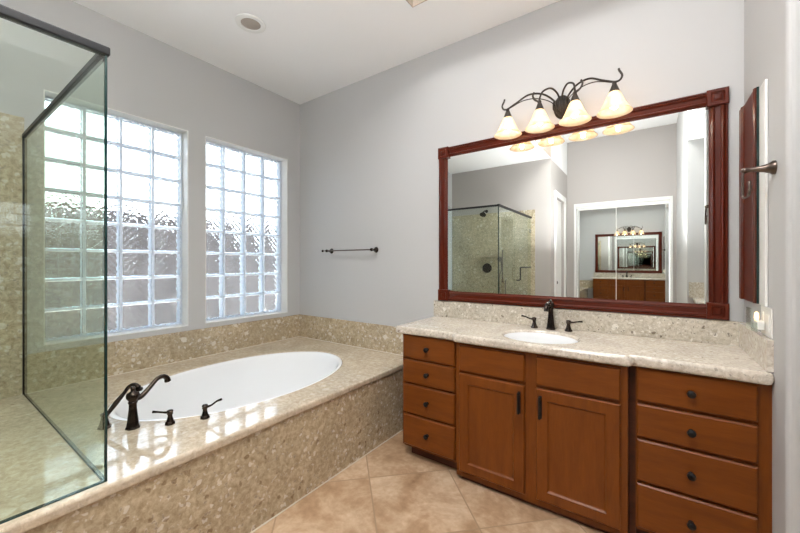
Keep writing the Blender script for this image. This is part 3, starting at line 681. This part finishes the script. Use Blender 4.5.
# ------------------------------------------------------------ small wall fittings
tb = thing('towel_bar', 'slim dark bronze towel bar on the back wall above the tub end', 'towel bar', (0.75, 0, 1.395))
MB().tube([(0.43, -0.066, 1.395), (1.065, -0.066, 1.395)], 0.0055).build('bar', 'nickel', tb, smooth=50)
for x in (0.475, 1.035):
    MB().lathe((x, 0, 1.395), [(0.026, 0), (0.025, 0.004), (0.017, 0.01), (0.010, 0.03), (0.009, 0.05), (0.013, 0.056), (0.014, 0.068), (0.009, 0.076), (0, 0.078)], 24, '-Y').build('post', 'bronze', tb, smooth=50)
for x, s in ((0.43, -1), (1.065, 1)):
    MB().lathe((x, -0.066, 1.395), [(0.006, 0), (0.011, 0.004), (0.012, 0.012), (0.007, 0.019), (0, 0.02)], 16, 'X' if s > 0 else '-X').build('finial', 'bronze', tb, smooth=50)

# medicine cabinet on the right wall
mc = thing('medicine_cabinet', 'narrow tall medicine cabinet with ridged reddish wood front on the right wall', 'medicine cabinet', (XR, -0.25, 1.12))
MB().box(XR - 0.010, XR - 0.001, -0.445, -0.070, 1.105, 2.006).build('cabinet_body', 'white', mc, bevel=0.002)
fx = XR - 0.010
pr2 = [(0, 0), (0, 0.010), (0.005, 0.014), (0.012, 0.014), (0.017, 0.008), (0.022, 0.014), (0.030, 0.015), (0.038, 0.010), (0.050, 0.009), (0.056, 0.006), (0.056, 0)]
ya, yb, za, zb2 = -0.355, -0.075, 1.108, 2.012
W_ = yb - ya
pd = [(0, 0), (0, 0.012), (0.006, 0.018), (0.02, 0.018), (0.028, 0.010), (0.036, 0.018), (0.055, 0.020), (0.07, 0.014), (0.085, 0.012), (W_ - 0.03, 0.012), (W_ - 0.012, 0.016), (W_, 0.012), (W_, 0)]
MB().prism(pd, lambda p, q, t: (fx - q, yb - p, t), za, zb2).build('door', 'cherry', mc)
MB().box(fx - 0.008, fx - 0.0005, ya - 0.006, ya - 0.001, za, zb2).build('glass_edge', 'glass_edge', mc)

# robe hook
rh = thing('robe_hook', 'bronze robe hook with a hanging wire loop on the right wall edge', 'robe hook', (XR, -0.535, 1.635))
MB().lathe((XR, -0.535, 1.635), [(0.026, 0), (0.026, 0.008), (0.020, 0.014), (0.014, 0.03), (0.010, 0.05), (0.009, 0.056), (0.009, 0.062), (0.007, 0.066), (0.010, 0.076), (0.011, 0.084), (0.006, 0.092), (0, 0.094)], 20, '-X').build('arm', 'nickel', rh, smooth=50)
MB().tube(spline([(3.300, -0.535, 1.628), (3.298, -0.538, 1.60), (3.298, -0.541, 1.54), (3.300, -0.553, 1.527), (3.306, -0.585, 1.532), (3.308, -0.595, 1.548), (3.308, -0.591, 1.578), (3.309, -0.585, 1.582)], 6), 0.0042, 8).build('loop', 'nickel', rh, smooth=60)

# outlet plate and plug-in night light
ol = thing('outlet', 'white double outlet plate on the right wall above the side splash', 'outlet', (XR, -0.45, 1.045))
MB().box(XR - 0.006, XR, -0.51, -0.36, 0.988, 1.104).build('plate', 'plastic', ol, bevel=0.003)
for y in (-0.475, -0.395): MB().box(XR - 0.009, XR - 0.006, y - 0.017, y + 0.017, 1.012, 1.08).build('socket', 'plastic', ol, bevel=0.002)
nl = thing('night_light', 'clear plug-in night light with amber bulb in the wall outlet', 'night light', (XR - 0.009, -0.43, 1.04))
MB().box(XR - 0.032, XR - 0.0095, -0.445, -0.385, 1.01, 1.045).build('base', 'plastic', nl, bevel=0.004)
MB().box(XR - 0.052, XR - 0.047, -0.455, -0.375, 1.005, 1.095).box(XR - 0.047, XR - 0.032, -0.455, -0.451, 1.005, 1.04).build('clear_shield', M['glass'], nl)
MB().lathe((XR - 0.028, -0.415, 1.045), [(0.006, 0), (0.008, 0.01), (0.007, 0.03), (0, 0.036)], 16).build('bulb', 'night', nl, smooth=50)

# recessed ceiling can over the tub
rc = thing('recessed_downlight', 'round white recessed ceiling light with grey lens over the tub', 'ceiling light', (0.735, -1.015, H))
MB().lathe((0.735, -1.015, H), [(0.100, 0), (0.098, -0.006), (0.085, -0.010), (0.066, -0.007), (0.064, 0.0)], 40, cap=False).build('trim_ring', 'white', rc, smooth=50)
MB().lathe((0.735, -1.015, H - 0.001), [(0.066, 0), (0.05, -0.004), (0.0, -0.006)], 36, cap=False).build('lens', paint('grey_lens', sr(168, 158, 148), 0.35, 0.6, 90), rc, smooth=50)

# glowing panel added out of view in the raised ceiling as room fill
for i, (x, y, sx_, sy_, z) in enumerate(((2.55, -2.35, 0.55, 0.55, HR),)):
    p_ = thing('added_fill_panel', 'square glowing fill panel added in the raised ceiling', 'ceiling light', (x, y, z))
    MB().box(x - sx_ - 0.03, x + sx_ + 0.03, y - sy_ - 0.03, y + sy_ + 0.03, z - 0.02, z).build('frame', 'white', p_)
    MB().box(x - sx_, x + sx_, y - sy_, y + sy_, z - 0.03, z - 0.02).build('diffuser', 'fill_panel', p_)
# wall mirror and counter in the nook to the right
nm = thing('dressing_mirror', 'frameless wall mirror in the dressing nook', 'mirror', (XN, -1.3, 1.02))
MB().box(XN - 0.008, XN, -2.0, -0.72, 1.02, 2.3).build('mirror_glass', 'mirror', nm)
nc = thing('dressing_counter', 'cream stone dressing counter with white base in the nook', 'counter', (4.05, -1.3, 0))
MB().box(3.80, XN - 0.002, -2.058, -0.672, 0.816, ZC).build('slab', 'counter_stone', nc, bevel=0.01)
MB().box(3.84, XN - 0.002, -2.055, -0.675, 0.0, 0.816).build('base', 'cab', nc)
ec = thing('end_counter', 'short cream stone counter with splash at the far end of the nook', 'counter', (3.8, -2.8, 0))
MB().box(3.44, XN - 0.002, -3.01, -2.5, 0.816, ZC).build('slab', 'counter_stone', ec, bevel=0.01)
MB().box(3.40, XN - 0.002, -3.028, -3.01, ZC, 1.05).build('splash', 'splash_stone', ec)
MB().box(3.46, XN - 0.002, -3.01, -2.53, 0.0, 0.816).build('base', 'cab', ec)
